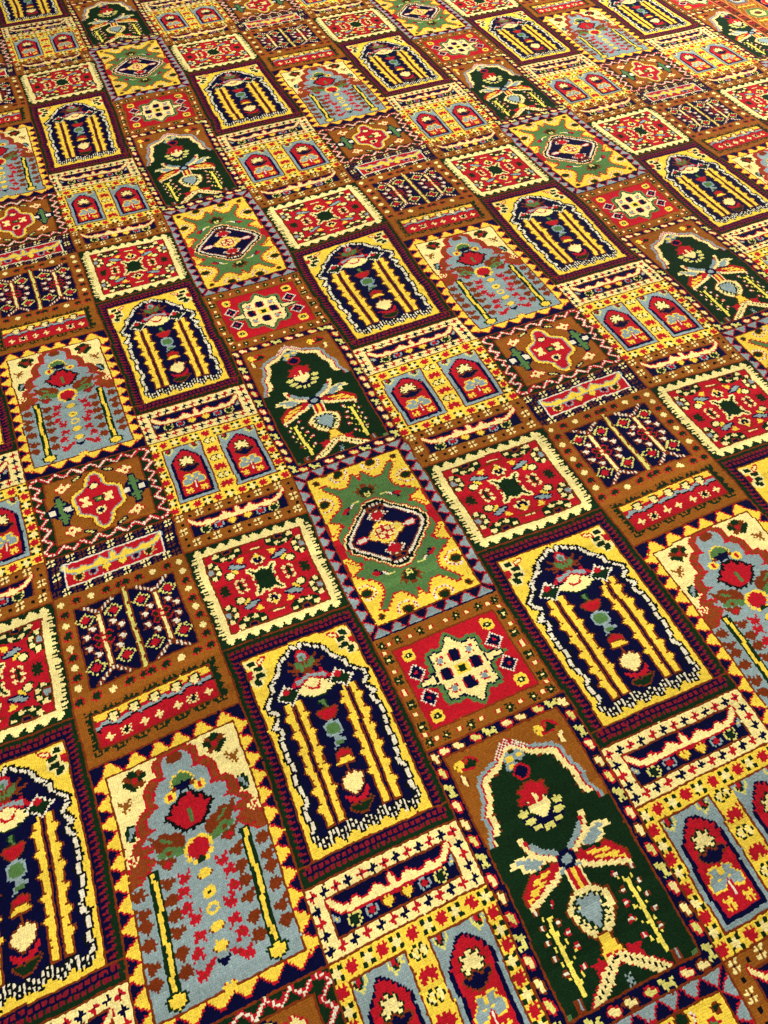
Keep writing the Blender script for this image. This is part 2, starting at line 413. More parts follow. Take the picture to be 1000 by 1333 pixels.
def octagon_rose():                        # red ground with cream octagon
    p = Panel(79, 67, 'b')
    X, Y = p.xx.astype(int), p.yy.astype(int)
    p.box(8, 9, 71, 58, 'r')
    p.frame(8, 9, 71, 58, 'o')
    for i, x in enumerate((4, 8.4, 15, 21.5, 28, 34.4)):
        if i % 2:
            p.box(int(x), 4, int(x) + 1, 5, 'c'); p.box(int(x) - 1, 4, int(x) - 1, 5, 'r'); p.box(int(x) + 2, 4, int(x) + 2, 5, 'r')
        else:
            p.stamp(x, 4.6, ["g.gg.", ".ggg.", "ggcgg", ".ggg.", ".g.gg"])
    p.box(40, 4, 41, 5, 'c')
    for i, y in enumerate((8, 13.5, 20, 26.4, 32.6)):
        if i % 2:
            p.stamp(4.4, y, ["gg.gg", "ggggg", "gccg.", "ggggg", "g.ggg"])
        else:
            p.box(3, int(y), 4, int(y) + 1, 'c'); p.box(2, int(y), 2, int(y) + 1, 'r'); p.box(5, int(y), 5, int(y) + 1, 'r')
    p.stamp(15.4, 15, [".yyyyy.", "yyyyyyy", "yygggyy", "yggcggy", "yygggyy", "yyyyyyy", ".yyyyy."])
    p.diamond(16.2, 26.4, 6.6, 5.4, 'w'); p.put((abs(p.xx - 16.2) / 6.6 + abs(p.yy - 26.4) / 5.4 <= 1) & ((X + Y) % 2 == 0), 'r')
    p.diamond(16.2, 26.4, 4.6, 4.2, 'n'); p.disc(16.2, 26.4, 1, 1, 'r')
    quarter = [(39.5, 11.5), (36, 14.8), (33.6, 18), (29, 17.4), (24.4, 18), (23, 21), (23.6, 26), (22.8, 29.6), (18, 31.6), (13, 33.4), (13, 34), (41, 34), (41, 11.5)]
    q = p.inside(quarter)
    q[34:] = q[33]
    q[:, 39:] |= q[:, 38:39]
    for n, c in ((0, 'G'), (2, 'n'), (3, 'c')):
        p.put(shrink(q, n) if n else q, c)
    p.mirror_x(); p.mirror_y(1, 66)
    p.poly([(16, 33), (24, 31.4), (24, 36), (16, 34.6)], 'c', 'n'); p.poly([(64, 33), (55, 31.4), (55, 36), (64, 34.6)], 'c', 'n')
    for x, y in ((39.5, 25.4), (48.4, 33.6), (30.6, 33.6), (39.5, 42)):
        p.box(int(x) - 3, int(y) - 2, int(x) + 3, int(y) + 2, 'r'); p.box(int(x) - 2, int(y) - 3, int(x) + 2, int(y) + 3, 'n'); p.box(int(x) - 2, int(y) - 2, int(x) + 2, int(y) + 2, 'n')
    p.box(36, 31, 43, 36, 'y'); p.box(38, 32, 41, 35, 'g')
    for x, y in ((30.6, 25.6), (48.4, 25.6), (30.6, 42), (48.4, 42)):
        p.stamp(x, y, [".r.rr", "rlllr", ".lll.", "rlll.", ".rr.r"])
    p.edges('b')
    return p


def rose_field():                          # red ground, scalloped cream frame
    p = Panel(80, 71, 'g')
    X, Y = p.xx.astype(int), p.yy.astype(int)
    p.box(4, 5, 76, 65, 'c')
    for i in range(10):
        x = 7 + i * 7.5
        p.box(int(x) - 2, 4, int(x) + 3, 4, 'c'); p.box(int(x) - 1, 3, int(x) + 2, 3, 'c'); p.box(int(x), 2, int(x) + 1, 2, 'c'); p.box(int(x) - 4, 4, int(x) - 3, 6, 'g')
    p.put((X >= 2) & (X <= 4) & (Y > 5) & (Y < 65) & ((Y % 5) % 2 == 0), 'c')
    p.put((X >= 4) & (X <= 5) & (Y > 5) & (Y < 65) & ((Y % 5) % 2 == 1), 'g'); p.put((X == 2) & (Y % 5 > 1), 'g')
    p.box(9, 8, 71, 62, 'o'); p.box(10, 9, 70, 61, 'r')

    def blob(x, y, w=2.0, h=1.45):
        p.disc(x, y, w, h, 'c')
    gm = p.disc(24, 11.6, 9.4, 5, 'g') & (Y > 8)
    p.box(9, 5, 40, 7, 'c'); p.box(9, 8, 40, 8, 'o')
    for x, y in ((16.8, 10.8), (20.6, 14.2), (26.4, 14.2), (30.6, 11)):
        blob(x, y)
    p.disc(24, 10, 3.4, 1.7, 'o'); p.disc(24, 10, 1.8, 1, 'n')
    p.disc(13.2, 20.6, 4.6, 6.6, 'g'); p.box(5, 12, 8, 30, 'c'); p.box(9, 12, 9, 30, 'o')
    for x, y in ((12.4, 15.4), (15.8, 18.2), (15.8, 22.4), (12.6, 25.4)):
        blob(x, y, 1.6, 1.5)
    p.disc(11.6, 20.4, 1.4, 2, 'l', 'o')
    p.box(37, 13, 41, 13, 'c'); p.box(34, 14, 41, 14, 'o')
    d = p.disc(41, 21.4, 5.4, 4.6, 'o'); d = p.disc(41, 21.4, 4.8, 4, 'c'); p.put(d & ((X + Y) % 4 == 0), 'r'); p.disc(41, 21.6, 3.2, 2.9, 'n'); p.box(39, 18, 42, 21, 'y'); p.box(39, 20, 39, 21, 'n')
    cen = p.poly([(41, 28), (39, 29), (37, 31), (35, 28.4), (31.6, 26), (34, 30), (35.6, 32), (33.4, 35.4), (41, 35.4)], 'g')
    p.put(grow8(cen) & ~cen & (X < 41) & (Y < 35), 'c')
    p.box(35, 34, 40, 36, 'g')
    p.stamp(25.4, 34.8, ["...cc..c..", "..cc.gccc.", "..c.gg.c..", "....ggg...", "..ccgg.cc.", ".cc..gcc..", "...c..c..."])
    p.stamp(15.4, 34.5, ["..g.g.", "gggggg", ".gdgg.", "gggggg", ".g.g.."])
    p.stamp(21.4, 27.4, [".ggggg.", "ggcccgg", "gcccccg", "gcccccg", "ggcccg.", ".ggg..."])
    p.stamp(25, 25, ["yy.y", "yyyy", ".yyy", "..yy"]); p.stamp(30.4, 19, [".yyyy", "yyyy.", ".yyy.", "..y.."])
    p.stamp(27.2, 22.4, ["...nn.......", ".nlllnn.....", "nlllllllnn..", ".nnllllllnnn", "...nnlllllln", ".....nnnnnn."] if 1 else [".nnnn.....", "lllllnn...", ".nllllllnn", "...nnlllln", "......nnnn"])
    p.mirror_x(); p.mirror_y(1, 70)
    p.box(39, 56, 42, 57, 'c') if 0 else None
    p.edges()
    return p


def cream_bar():                           # cream bar of crosses round a navy spray
    p = Panel(80, 30, 'c')
    for i in range(13):
        x = 3.6 + i * 6.1
        p.stamp(x, 4.2, CROSS, {'x': 'r' if i % 2 == 0 else 'n'}); p.stamp(x, 26.4, CROSS, {'x': 'n' if i % 2 == 0 else 'r'})
        if i % 2 == 0:
            p.box(int(x), 4, int(x), 4, 'n')
    for i, y in enumerate((10, 15.2, 20.6)):
        p.stamp(3.8, y, CROSS, {'x': 'n' if i % 2 == 0 else 'r'}); p.stamp(76.6, y, CROSS, {'x': 'n' if i % 2 == 0 else 'r'})
    p.box(8, 7, 71, 23, 'o'); p.box(9, 8, 70, 22, 'n')
    boat(p, 8.6)
    p.line([(17, 16.4), (40.5, 17.2), (64, 16.4)], 'r', 1.2)
    blob_row(p, 19.6, 'vlyylv')
    p.stamp(10.8, 16, ["l..", "ll.", "lyl", ".ll"]); p.stamp(69.6, 16, ["..l", ".ll", "lyl", "ll."])
    p.edges()
    return p


def brown_bar():
    p = Panel(80, 29, 'b')
    for i in range(12):
        x = 4.4 + i * 6.5
        if i % 2 == 0:
            p.stamp(x, 3.4, DOTX); p.box(int(x), 24, int(x) + 1, 25, 'k')
        else:
            p.box(int(x), 3, int(x) + 1, 4, 'k'); p.stamp(x, 25, DOTX)
    for x in (4.4, 76):
        p.box(int(x), 8, int(x) + 1, 9, 'k'); p.stamp(x, 14, DOTX); p.box(int(x), 19, int(x) + 1, 20, 'k')
    p.box(9, 7, 71, 20, 'o'); p.box(10, 8, 70, 20, 'n')
    boat(p, 7.0)
    blob_row(p, 17.6, 'vlyylv')
    p.edges()
    return p


def twin_niches():                         # yellow panel, two pointed red niches
    p = Panel(80, 66, 'y')
    X, Y = p.xx.astype(int), p.yy.astype(int)
    tops = [2.8, 9.8, 17.6, 25, 31.8, 40, 48, 54.8, 62.4, 69.6, 77]
    for i, x in enumerate(tops):
        p.stamp(x, 5, RING if i % 2 == 0 else REDQ); p.stamp(x, 62.8, REDQ if i % 2 == 0 else RING)
    for i, y in enumerate((12, 18.6, 25, 31, 37.6, 44.2, 50.4, 56.4)):
        p.stamp(3.4, y, REDQ if i % 2 == 0 else RING); p.stamp(77.2, y, REDQ if i % 2 == 0 else RING)
    for i, y in enumerate((12.4, 20.6, 29, 37.6, 46, 54.4)):
        if i % 2 == 0:
            p.stamp(40.4, y, ["..gg.gg..", ".gcc.gcc.", "gc.cgc.cg", "gcc.g.ccg", ".gcc.gcc.", "..gg.gg.."])
        else:
            p.stamp(40.4, y, ["..r.rr.r.", ".rrrrrrr.", "rrrrrrrrr", ".rrrrrrr.", "rrrr.rrrr", ".rr..r.r."])
    for x0 in (7, 46):
        p.box(x0, 9, x0 + 27, 58, 'o'); p.box(x0 + 1, 10, x0 + 26, 57, 'l')
        cx = x0 + 14
        m = p.inside([(cx, 12.6), (cx - 4, 15), (cx - 10.6, 23), (cx - 10.6, 56), (cx + 10.6, 56), (cx + 10.6, 23), (cx + 4, 15)])
        p.put(m, 'n'); p.put(shrink(m, 2) | (shrink(m, 1) & (Y < 24) & (X % 2 == 0)), 'r')
        p.stamp(x0 + 5, 13, ["v.rrg.v", "vgrrg.v", "vgrggvv", ".vgg.v.", "..vvv..", "...v..."]); p.stamp(x0 + 23, 13, ["v.rrg.v", "v.rrgv.", "vvggrgv", ".v.ggv.", "..vvv..", "..v...."])
        s = p.poly([(cx - 6, 25.4), (cx - 3, 24), (cx - 4.6, 21), (cx - 1.4, 22), (cx, 18.4), (cx + 1.4, 22), (cx + 4.6, 21), (cx + 3, 24), (cx + 6, 25.4), (cx + 3, 25.8), (cx + 4, 28.6), (cx, 26.2), (cx - 4, 28.6), (cx - 3, 25.8)], 'c')
        p.put(grow(s) & ~s, 'g')
        p.poly([(cx - 7, 30), (cx - 5, 28.6), (cx - 3, 30), (cx, 27.6), (cx + 3, 30), (cx + 6, 28.4), (cx + 7, 30.4), (cx + 3, 33), (cx, 34.4), (cx - 3, 33)], 'n', 'o')
        s = p.poly([(cx, 38), (cx - 2, 36.4), (cx - 4.6, 37), (cx - 4.4, 39.6), (cx - 7, 41), (cx - 7, 44.4), (cx - 4, 45.6), (cx - 1, 43.6), (cx + 1, 43.6), (cx + 4, 45.6), (cx + 7, 44.4), (cx + 7, 41), (cx + 4.4, 39.6), (cx + 4.6, 37), (cx + 2, 36.4)], 'l')
        p.put(grow(s) & ~s & (Y < 47), 'y')
        p.box(cx - 1, 38, cx, 39, 'y'); p.box(cx - 3, 41, cx - 2, 41, 'y'); p.box(cx + 1, 41, cx + 2, 41, 'y'); p.stamp(cx + .5, 46, ["..r..", ".rwr.", ".rwr.", ".rwr.", "..wr.", "..wr.", "..w.."])
        for dx in (-5, 5):
            p.stamp(cx + dx, 50, ["y..y.", "yyyyy", ".yyy.", "yy.yy", ".y.y."])
    p.edges()
    return p


def vase_garden():                         # blue-grey garden under a lobed arch on cream
    p = Panel(81, 127, 'n')
    X, Y = p.xx.astype(int), p.yy.astype(int)
    for i in range(12):
        y = 12 + i * 9.55
        t = p.poly([(7, y - 4.6), (1.4, y - .6), (1.4, y + .8), (7, y + 4.6)], 'y')
        p.put(grow(t) & ~t & (X > 0) & (X < 7), 'r')
    for i in range(4):
        x = 11.2 + i * 12.2
        for a in (0, 1):
            t = p.poly([(x - 5.4, 8), (x - .8, 2), (x + .8, 2), (x + 5.4, 8)], 'y')
            p.put(grow(t) & ~t & (Y > 0) & (Y < 8), 'r')
    for i in range(4):
        x = 11.2 + i * 12.2
        t = p.poly([(x - 5.6, 119), (x - .8, 124), (x + .8, 124), (x + 5.6, 119)], 'y')
        p.put(grow(t) & ~t & (Y > 118), 'r')
    p.mirror_x()
    p.box(7, 8, 74, 118, 'o'); p.box(8, 9, 73, 117, 'l')
    out = [(40.5, 4), (34.4, 9), (30.6, 10.6), (28.6, 14), (28.8, 18.6), (26, 19.6), (23, 22.6), (21.8, 27), (22.4, 31.4), (19, 32.6), (16, 35.6), (14.8, 40), (15.8, 43.6), (12.6, 45), (10.4, 49), (9.6, 53), (7, 58), (5, 66), (5, 140), (40.5, 140)]
    m = p.inside(out + [(42, 140), (42, 4)])
    cr = (X > 7) & (X < 41) & (Y > 8) & (Y < 64)
    p.put(cr & ~m, 'c')
    blue = [(40.5, 10.6), (36, 11.4), (33, 14.6), (33.2, 20.4), (34.6, 21.4), (29.6, 22.4), (26.8, 26), (26.8, 31), (29, 33), (25, 34.4), (20.6, 36.6), (21, 41), (24, 42.6), (19.6, 44), (16.4, 47.6), (20.6, 49), (23.6, 51), (17.6, 52.4), (21.6, 55), (20, 58), (16, 60.6), (12, 64), (8, 66), (8, 140), (40.5, 140)]
    bl = p.inside(blue + [(42, 140), (42, 11)])
    p.put(cr & m & ~bl, 'O')
    edge = (grow8(m) & ~m) | (grow8(bl) & ~bl)
    p.put(grow(~m) & m & cr & (X < 41), 'r'); p.put(grow(bl) & ~bl & cr, 'r'); p.put(grow8(bl, 2) & ~grow8(bl) & cr & (Y % 4 == 0), 'r')
    # cream spandrels
    p.stamp(19.8, 15, ["....ggg.....", "...gggggoo..", ".oogggggooo.", "ooooggggoggg", ".oooorrogggg", "gggoorrrgggg", "ggggorrogg..", ".ggggooooo..", "..ggggooooo.", "...gggg.oo..", "....gg......"])
    p.stamp(14, 26.4, ["b....bb", "bb.bbb.", ".bbbb.b", "..bbbb.", "..bb...", ".bb.b..", "..b...."])
    p.stamp(12.4, 40.5, [".gggg", ".ggll", "gglll", "ggllg", "gglgg", "gllgg", "glgg.", ".ggg."])
    p.stamp(12, 52, ["r.cc.r.", "cr.crc.", "ccrc.cr", "c.crc..", ".r.cr.."])
    # blue ground
    p.disc(40.5, 13.6, 3.4, 2.6, 'o')
    p.poly([(35, 26.6), (36.6, 23.6), (40.5, 21.6), (44.4, 23.6), (46, 26.6)], 'G', 'y'); p.poly([(35.5, 27), (38, 27.6), (40.5, 26.4), (43, 27.6), (45.5, 27), (44, 30), (40.5, 31.4), (37, 30)], 'n'); p.box(34, 28, 36, 29, 'o')
    p.disc(33, 31.4, 3.4, 2.7, 'y'); p.disc(33, 31.4, 1.5, 1.2, 'r')
    t = p.poly([(29.6, 40), (33, 39.6), (33.6, 36), (36.4, 37.4), (38.4, 33), (40.5, 34.4), (42.6, 33), (44.6, 37.4), (47.4, 36), (48, 39.6), (51.4, 40), (48.6, 43), (46.6, 46), (43.6, 48.6), (37.4, 48.6), (34.4, 46), (32.4, 43)], 'r')
    p.put(grow8(t) & ~t, 'k'); p.put(grow(grow8(t)) & ~grow8(t) & ((X + Y) % 3 == 0), 'k'); p.box(40, 40, 41, 46, 'G')
    for dx in (0, 1):
        p.poly([(20, 45), (23, 47.4), (26, 46.6), (29, 48.6), (32, 48.2), (35, 51.6), (36, 55), (33, 57.6), (29, 57), (26, 54.6), (23, 53.6), (22.4, 49.6)], 'o')
        p.line([(24, 50.6), (28, 52.6), (33, 56)], 'G', 2.2); p.line([(23.6, 56), (28, 57), (33, 58.6)], 'G', 1.9); p.line([(29, 50), (29, 54)], 'G', 1.2)
        p.poly([(20, 55), (24, 57.4), (29, 58), (31, 60), (27, 61.4), (22.6, 59.6)], 'o')
    p.poly([(19, 44), (22, 47), (27, 45.4), (30, 48), (34, 48.6), (36, 52), (35, 56), (30, 55), (27, 57), (23, 54), (21, 50)], 'o'); p.line([(22.6, 55), (28, 54), (34, 57.4)], 'G', 2.2); p.line([(25, 48.6), (29, 51.6)], 'G', 1.3)
    bm = p.disc(40.5, 60, 6.8, 6.2, 'y'); p.put(bm & ((X + Y) % 5 == 0), 'l'); p.disc(40.5, 59.6, 5, 4.4, 'r'); p.poly([(38, 65), (40.5, 62.6), (43, 65), (40.5, 66)], 'g')
    # candles
    p.box(16, 60, 20, 111, 'g'); p.box(18, 61, 18, 112, 'y'); p.put((X == 17 + (Y // 13) % 2 * 2) & (Y > 60) & (Y < 112), 'y')
    p.poly([(13, 112), (18.5, 109.6), (24, 112), (22.6, 116), (18.5, 117.6), (14.4, 116)], 'g'); p.poly([(14.6, 112.6), (18.5, 111), (22.4, 112.6), (21, 115.6), (18.5, 117), (16, 115.6)], 'y')
    LEAF = [["..O.O..", ".OOOOO.", "OOOOOO.", "OOOOOOO", ".OOOOO.", "..OO.O."], ["OO.....", "OOOO.O.", ".OOOOOO", "OOOOOOO", ".OOOO..", "..OO..."], [".OOOO..", "OOOOOO.", "OOOOOOO", ".OOOOO.", "..OOO..", "...O..."]]
    for i, y in enumerate((68.3, 75.7, 81.8, 89.5, 97.7, 105)):
        p.stamp(11.8, y, LEAF[i % 3], {'O': 'o'}); p.stamp(24.4, y, LEAF[(i + 1) % 3], {'O': 'o'})
    p.stamp(26, 61, ["..oo..", "oorroo", "orrrro", ".orro.", "..oo.."])
    for i, (x, y) in enumerate(((32.4, 68.8), (30.2, 75), (30, 81.8), (33.2, 87), (33, 95), (30.6, 100.6), (31, 108.6))):
        p.stamp(x, y, [["r....r", "rrr.rr", ".rrrr.", "rrrorr", "rrrrr.", ".r.r.."], [".rr...", "rrrrrr", ".rorrr", "rrrrr.", "rr..r.", ".....r"], ["..rr..", ".rrrrr", "rrorr.", "rrrrr.", ".rr.rr", "r...r."]][i % 3])
    for y in (71, 94, 101.5):
        p.stamp(40.5, y, ["..yyy..", ".yyyyy.", "oyyyyyo", ".oyyyo."])
    p.stamp(40.5, 79.8, [".yyy.", "yyyyy", "yygyy", "yyyyy", ".yyy."]); p.stamp(40.5, 86.4, [".yyy.", "yy.yy", "y...y", "yy.yy", ".yyy."])
    p.stamp(35, 106.6, ["...rrr", ".rrrr.", "rrorr.", "rrr..."])
    p.stamp(40.5, 108.6, ["n....n", "nnn.nn", ".nnnn.", "..nn..", "...n.."])
    p.mirror_x()
    p.box(7, 8, 7, 118, 'o'); p.box(74, 8, 74, 118, 'o'); p.box(7, 118, 74, 118, 'o'); p.box(7, 8, 74, 8, 'o')
    p.stamp(40.5, 118.5, [".ry.yr.", "yyyyyyy", ".yyyyy.", "..yyy..", "...y..."])
    p.edges()
    return p


def red_medallion():                       # brown ground, red lobed medallion, zigzag border
    p = Panel(81, 66, 'g')
    X, Y = p.xx.astype(int), p.yy.astype(int)
    zl = [(2.4, 4)] + [(7.2 if k % 2 else 1.8, 6 + 4.8 * k) for k in range(7)]
    zt = [(3, 3)] + [(7.6 + 5.5 * k, 1.6 if k % 2 == 0 else 6.2) for k in range(7)]
    for z in (zl, zt):
        m = p.stroke(z, 2.5); p.put(m & (X > 0) & (Y > 0), 'r')
        m = p.stroke(z, 1.3); p.put(m & ((X + 2 * Y) % 3 > 0), 'w')
    p.box(9, 7, 72, 33, 'o'); p.box(10, 8, 71, 33, 'b')
    med = [(40.5, 9), (37.6, 10.4), (35, 14), (34, 18), (33.4, 21), (29.6, 22), (26.4, 24.4), (24.8, 28), (25.4, 33.5), (42, 33.5), (42, 9)]
    q = p.inside(med); q[33:] = q[32]; q[:, 40:] |= q[:, 39:40]
    p.put(grow(q) & (X < 41) & (Y < 34), 'o')
    for n, c in ((0, 'y'), (2, 'l'), (3, 'r')):
        p.put(shrink(q, n) if n else q, c)
    p.stamp(20.6, 15.4, ["....rcr.....", "...rccr.rr..", ".rrccccrccr.", "rccccccccccr", "rcccrrccccr.", ".rrcrrccrr..", "..rccccr....", "...rccr.....", "....rr......"])
    p.stamp(31, 10.8, ["....nnnn", "..nnvvnn", "nnvvvnn.", "nvvnn...", "nnn....."])
    p.poly([(15.6, 20), (19.6, 20), (20.6, 25), (23, 28), (25, 30), (25, 34), (9, 34), (9, 30), (13, 28), (15, 25)], 'n')
    p.box(16, 22, 18, 34, 'G'); p.box(14, 27, 20, 28, 'G'); p.box(15, 25, 19, 25, 'G')
    p.mirror_x(); p.mirror_y(0, 65)
    for x in (12, 22, 59, 69):
        p.box(x - 2, 31, x + 1, 34, 'w')
    p.stamp(40.8, 21.4, ["..nnn..", ".nccnn.", "ncccccn", "ncccccn", ".nccc..", "..nn..."]); p.stamp(40.8, 42.4, [".ccc.c.", "ccnncc.", "cnnnncc", "cnnnnc.", "ccnncc.", ".cc.c.."])
    for x in (33.4, 48):
        p.stamp(x, 31.5, ["cc.ccc.", "cccccc.", ".ccccc.", "..ccc..", "..ccc..", ".ccccc.", "cccccc.", "ccc.cc."])
    p.box(38, 30, 43, 34, 'g'); p.box(39, 31, 42, 33, 'G'); p.box(40, 32, 41, 32, 'y')
    p.edges()
    return p


def navy_bar():
    p = Panel(81, 29, 'n')
    for i in range(13):
        x = 3.6 + i * 6.15
        p.stamp(x, 3.2, DOTX if i % 2 == 0 else DOTO); p.stamp(x, 26, DOTO if i % 2 == 0 else DOTX)
    for i, y in enumerate((9.2, 14.2, 19.8)):
        p.stamp(5.2, y, DOTO if i % 2 == 0 else DOTX); p.stamp(76.6, y, DOTO if i % 2 == 0 else DOTX)
    p.box(10, 7, 71, 23, 'w'); p.box(11, 8, 70, 22, 'r')
    m = boat(p, 8.4, 'y', 'l')
    p.box(10, 7, 10, 23, 'w'); p.box(71, 7, 71, 23, 'w')
    blob_row(p, 18.8, 'vLyyLv')
    p.put(p.a == CODE['q'] if 'q' in CODE else np.zeros_like(m), 'r')
    p.edges()
    return p


def branch_lattice():                      # brown panel: navy lattice above, red and yellow bar below
    p = Panel(81, 103, 'b')
    X, Y = p.xx.astype(int), p.yy.astype(int)
    GST = ["..r.r.", ".rgggr", "rggggg", ".ggggr", "rrg.gr", "..r..."]
    CST = [".cc.", "cccc", "cccc", ".cc."]
    for i, x in enumerate((4, 13.4, 22, 31, 40.8, 50.6, 59.6, 68.6, 77)):
        if i == 4:
            for y in (5.2, 65):
                p.stamp(38.6, y, GST); p.stamp(43, y, GST)
        else:
            p.stamp(x, 5.2, GST if i % 2 else CST); p.stamp(x, 65, CST if i in (2, 6) else GST)
    for i, y in enumerate((12.4, 18.8, 25.2, 31.6, 38, 44.4, 50.8, 57)):
        p.stamp(5, y, CST if i % 2 else GST); p.stamp(76.6, y, GST if i % 2 else CST)
    p.box(10, 10, 71, 60, 'o'); p.box(11, 11, 70, 59, 'n')
    p.box(39, 8, 42, 60, 'o'); p.box(40, 8, 41, 60, 'v'); p.put((X == 41) & (Y % 9 < 2) & (Y > 8) & (Y < 60), 'o')
    for cx in (24.4, 57.6):
        p.line([(cx, 17), (cx, 53)], 'o', 4.2)
        p.line([(cx, 17), (cx, 53)], 'c', 2.2)
        for a in (1, -1):
            for y0, y1 in ((17.6, 11), (52.6, 59.6)):
                br = p.stroke([(cx, y0), (cx + a * 9, y1)], 2.6); p.put(br, 'o')
                br = p.stroke([(cx, y0), (cx + a * 9, y1)], 1.8); p.put(br & (X % 2 == 0), 'w')
            for y in (19.8, 49.4):
                d = p.diamond(cx + a * 8.4, y, 6.2, 5.2, 'v'); p.put(d & ((X + Y) % 3 == 0), 'n'); p.diamond(cx + a * 8.4, y, 4.0, 3.4, 'n'); p.diamond(cx + a * 8.4, y, 3.2, 2.8, 'r'); p.box(int(cx + a * 8.4) - 1, int(y) + 3, int(cx + a * 8.4) + 1, int(y) + 3, 'n')
            for dx, dy in ((5.6, -7.4), (9.6, -3.6), (9.4, 3.4), (5.6, 8.8)):
                p.stamp(cx + a * dx, 34 + dy, ["oo.oo", "owwwo", ".owww", "oowwo", "o.oo."])
        p.stamp(cx, 34, [".rr..r..rr..", "rggr.r.rggr.", "rgggrrrggggr", ".rggrccrggr.", "..rrrccrrr..", ".rggrrrrggr.", "rgggr.rggggr", "rggr...rggr.", ".rr.....rr.."])
    # lower bar
    p.box(5, 72, 76, 98, 'g')
    for i in range(13):
        x = 8 + i * 5.4
        for y, up in ((72, 1), (98, -1)):
            p.poly([(x - 2.9, y + .5 + up * .1), (x + .2, y + .5 + up * 2.6), (x + 2.4, y + .5 + up * .1), (x + 2.4, y + .5 - up * 1), (x - 2.9, y + .5 - up * 1)], 'b') if i % 2 else p.stamp(x, y + up, ["bb.b", "b..b"] if up > 0 else ["b..b", "bb.b"])
    for i in range(5):
        y = 75 + i * 5
        p.stamp(5.6, y, ["bb.", "b..", "bbb", "b.."]); p.stamp(76, y + 2, ["..b", ".bb", "..b"])
    p.box(8, 75, 72, 95, 'o'); p.box(9, 76, 71, 94, 'r')
    p.box(9, 76, 71, 79, 'y')
    wave = ((X // 4) % 3)
    off = (X // 11) % 2
    yy0 = 81 + (((X + 3) // 5) % 3 + 1) // 2 + ((X % 11) > 8)
    p.put((X > 8) & (X < 72) & (Y == yy0 - 1), 'r'); p.put((X > 8) & (X < 72) & (Y >= yy0) & (Y <= yy0 + 1), 'l'); p.put((X > 8) & (X < 72) & (Y == yy0 + 2), 'k')
    for x in (19, 30, 41.4, 52.6, 63.4):
        p.stamp(x, 79.6, [".rggggr.", ".gccccgr", "rgcvccg.", "gccccgg.", ".gccccg.", "..rccr.."])
    for i, x in enumerate((14, 23, 32, 41, 50.4, 59.4, 67.4)):
        if i in (1, 5):
            p.stamp(x, 90.6, ["c.ck.c", ".ckkc.", "ckkkkc", ".ckkc.", "c.cc.c"])
        else:
            p.stamp(x, 90.6, ["..c..", ".cc..", "ccccc", "..cc.", "..c.."])
    p.edges('b')
    return p


def weave_tile():
    """one full repeat of the compartments: columns rose/star/rose/vase, 320 knots by 325 rows"""
    A, F, B1, B, B2 = prayer_arch(), rose_field(), cream_bar(), twin_niches(), brown_bar()
    col_x = np.vstack([B2.a, F.a, A.a, B1.a, B.a])
    col_y = np.vstack([star_medallion().a, octagon_rose().a, cypress().a])
    col_z = np.vstack([navy_bar().a, branch_lattice().a, vase_garden().a, red_medallion().a])
    return np.hstack([col_y, col_x, col_z, col_x])
# ----------------------------------------------------------------------------- end of the design


def border_strip(w, rows):
    """the long border along the rug's right edge: guard stripe, main border of rosettes, inner navy stripe"""
    p = Panel(w, 76, 'm')
    X, Y = p.xx.astype(int), p.yy.astype(int)
    p.box(0, 0, 1, 75, 'p'); p.box(2, 0, 11, 75, 'm'); p.box(12, 0, 13, 75, 'p')
    for i in range(9):
        y = 1 + i * 8.44
        p.stamp(7, y + 3, [".rrrrr.", "rrkkkrr", "rkkgkkr", "rrkkkrr", ".rrrrr."], {'r': 'o' if i % 2 else 'r'})
        p.stamp(7, y + 7, [".ppp.p.", "ppppppp", ".p.ppp."], {'p': 'p' if i % 2 else 'o'})
    p.box(14, 0, 46, 75, 'b')
    p.put((X >= 14) & (X <= 46) & ((X * 3 + Y) % 17 == 0), 'y')
    for k, y in enumerate((19, 57)):
        h = [(17, y), (22, y - 12), (38, y - 12), (44, y), (38, y + 12), (22, y + 12)]
        p.poly(h, 'a' if k else 'G', 'p')
        p.poly([(21, y), (25, y - 8), (36, y - 8), (40, y), (36, y + 8), (25, y + 8)], 'l' if k else 'v', 'm')
        p.poly([(25, y), (28, y - 4), (33, y - 4), (36, y), (33, y + 4), (28, y + 4)], 'm', 'c')
        for dx in (-9, -3, 3, 9):
            p.stamp(30 + dx, y + 19, [".yyyy.", "yyyyyy", ".yyyy."]); p.stamp(30 + dx + 2, y + 14, [".pp.", "pppp", ".pp."])
    p.box(47, 0, 48, 75, 'p')
    p.box(49, 0, 82, 75, 'n')
    for k, y in enumerate((0, 38, 76)):
        p.disc(65, y, 12, 10, 'r', 'p'); p.disc(65, y, 7, 6, 'c', 'm'); p.disc(65, y, 3, 3, 'r')
        p.poly([(53, y + 19), (60, y + 15), (72, y + 19), (60, y + 23)], 'y', 'o'); p.disc(76, y + 12, 3, 3, 'G', 'c')
    p.box(83, 0, 84, 75, 'p'); p.box(85, 0, w - 6, 75, 'm')
    for i in range(9):
        p.stamp(91, 4 + i * 8.44, [".rrr.", "rkkkr", ".rrr."])
    p.box(w - 5, 0, w - 1, 75, 'd')
    return np.tile(p.a, (rows // 76 + 1, 1))[:rows]


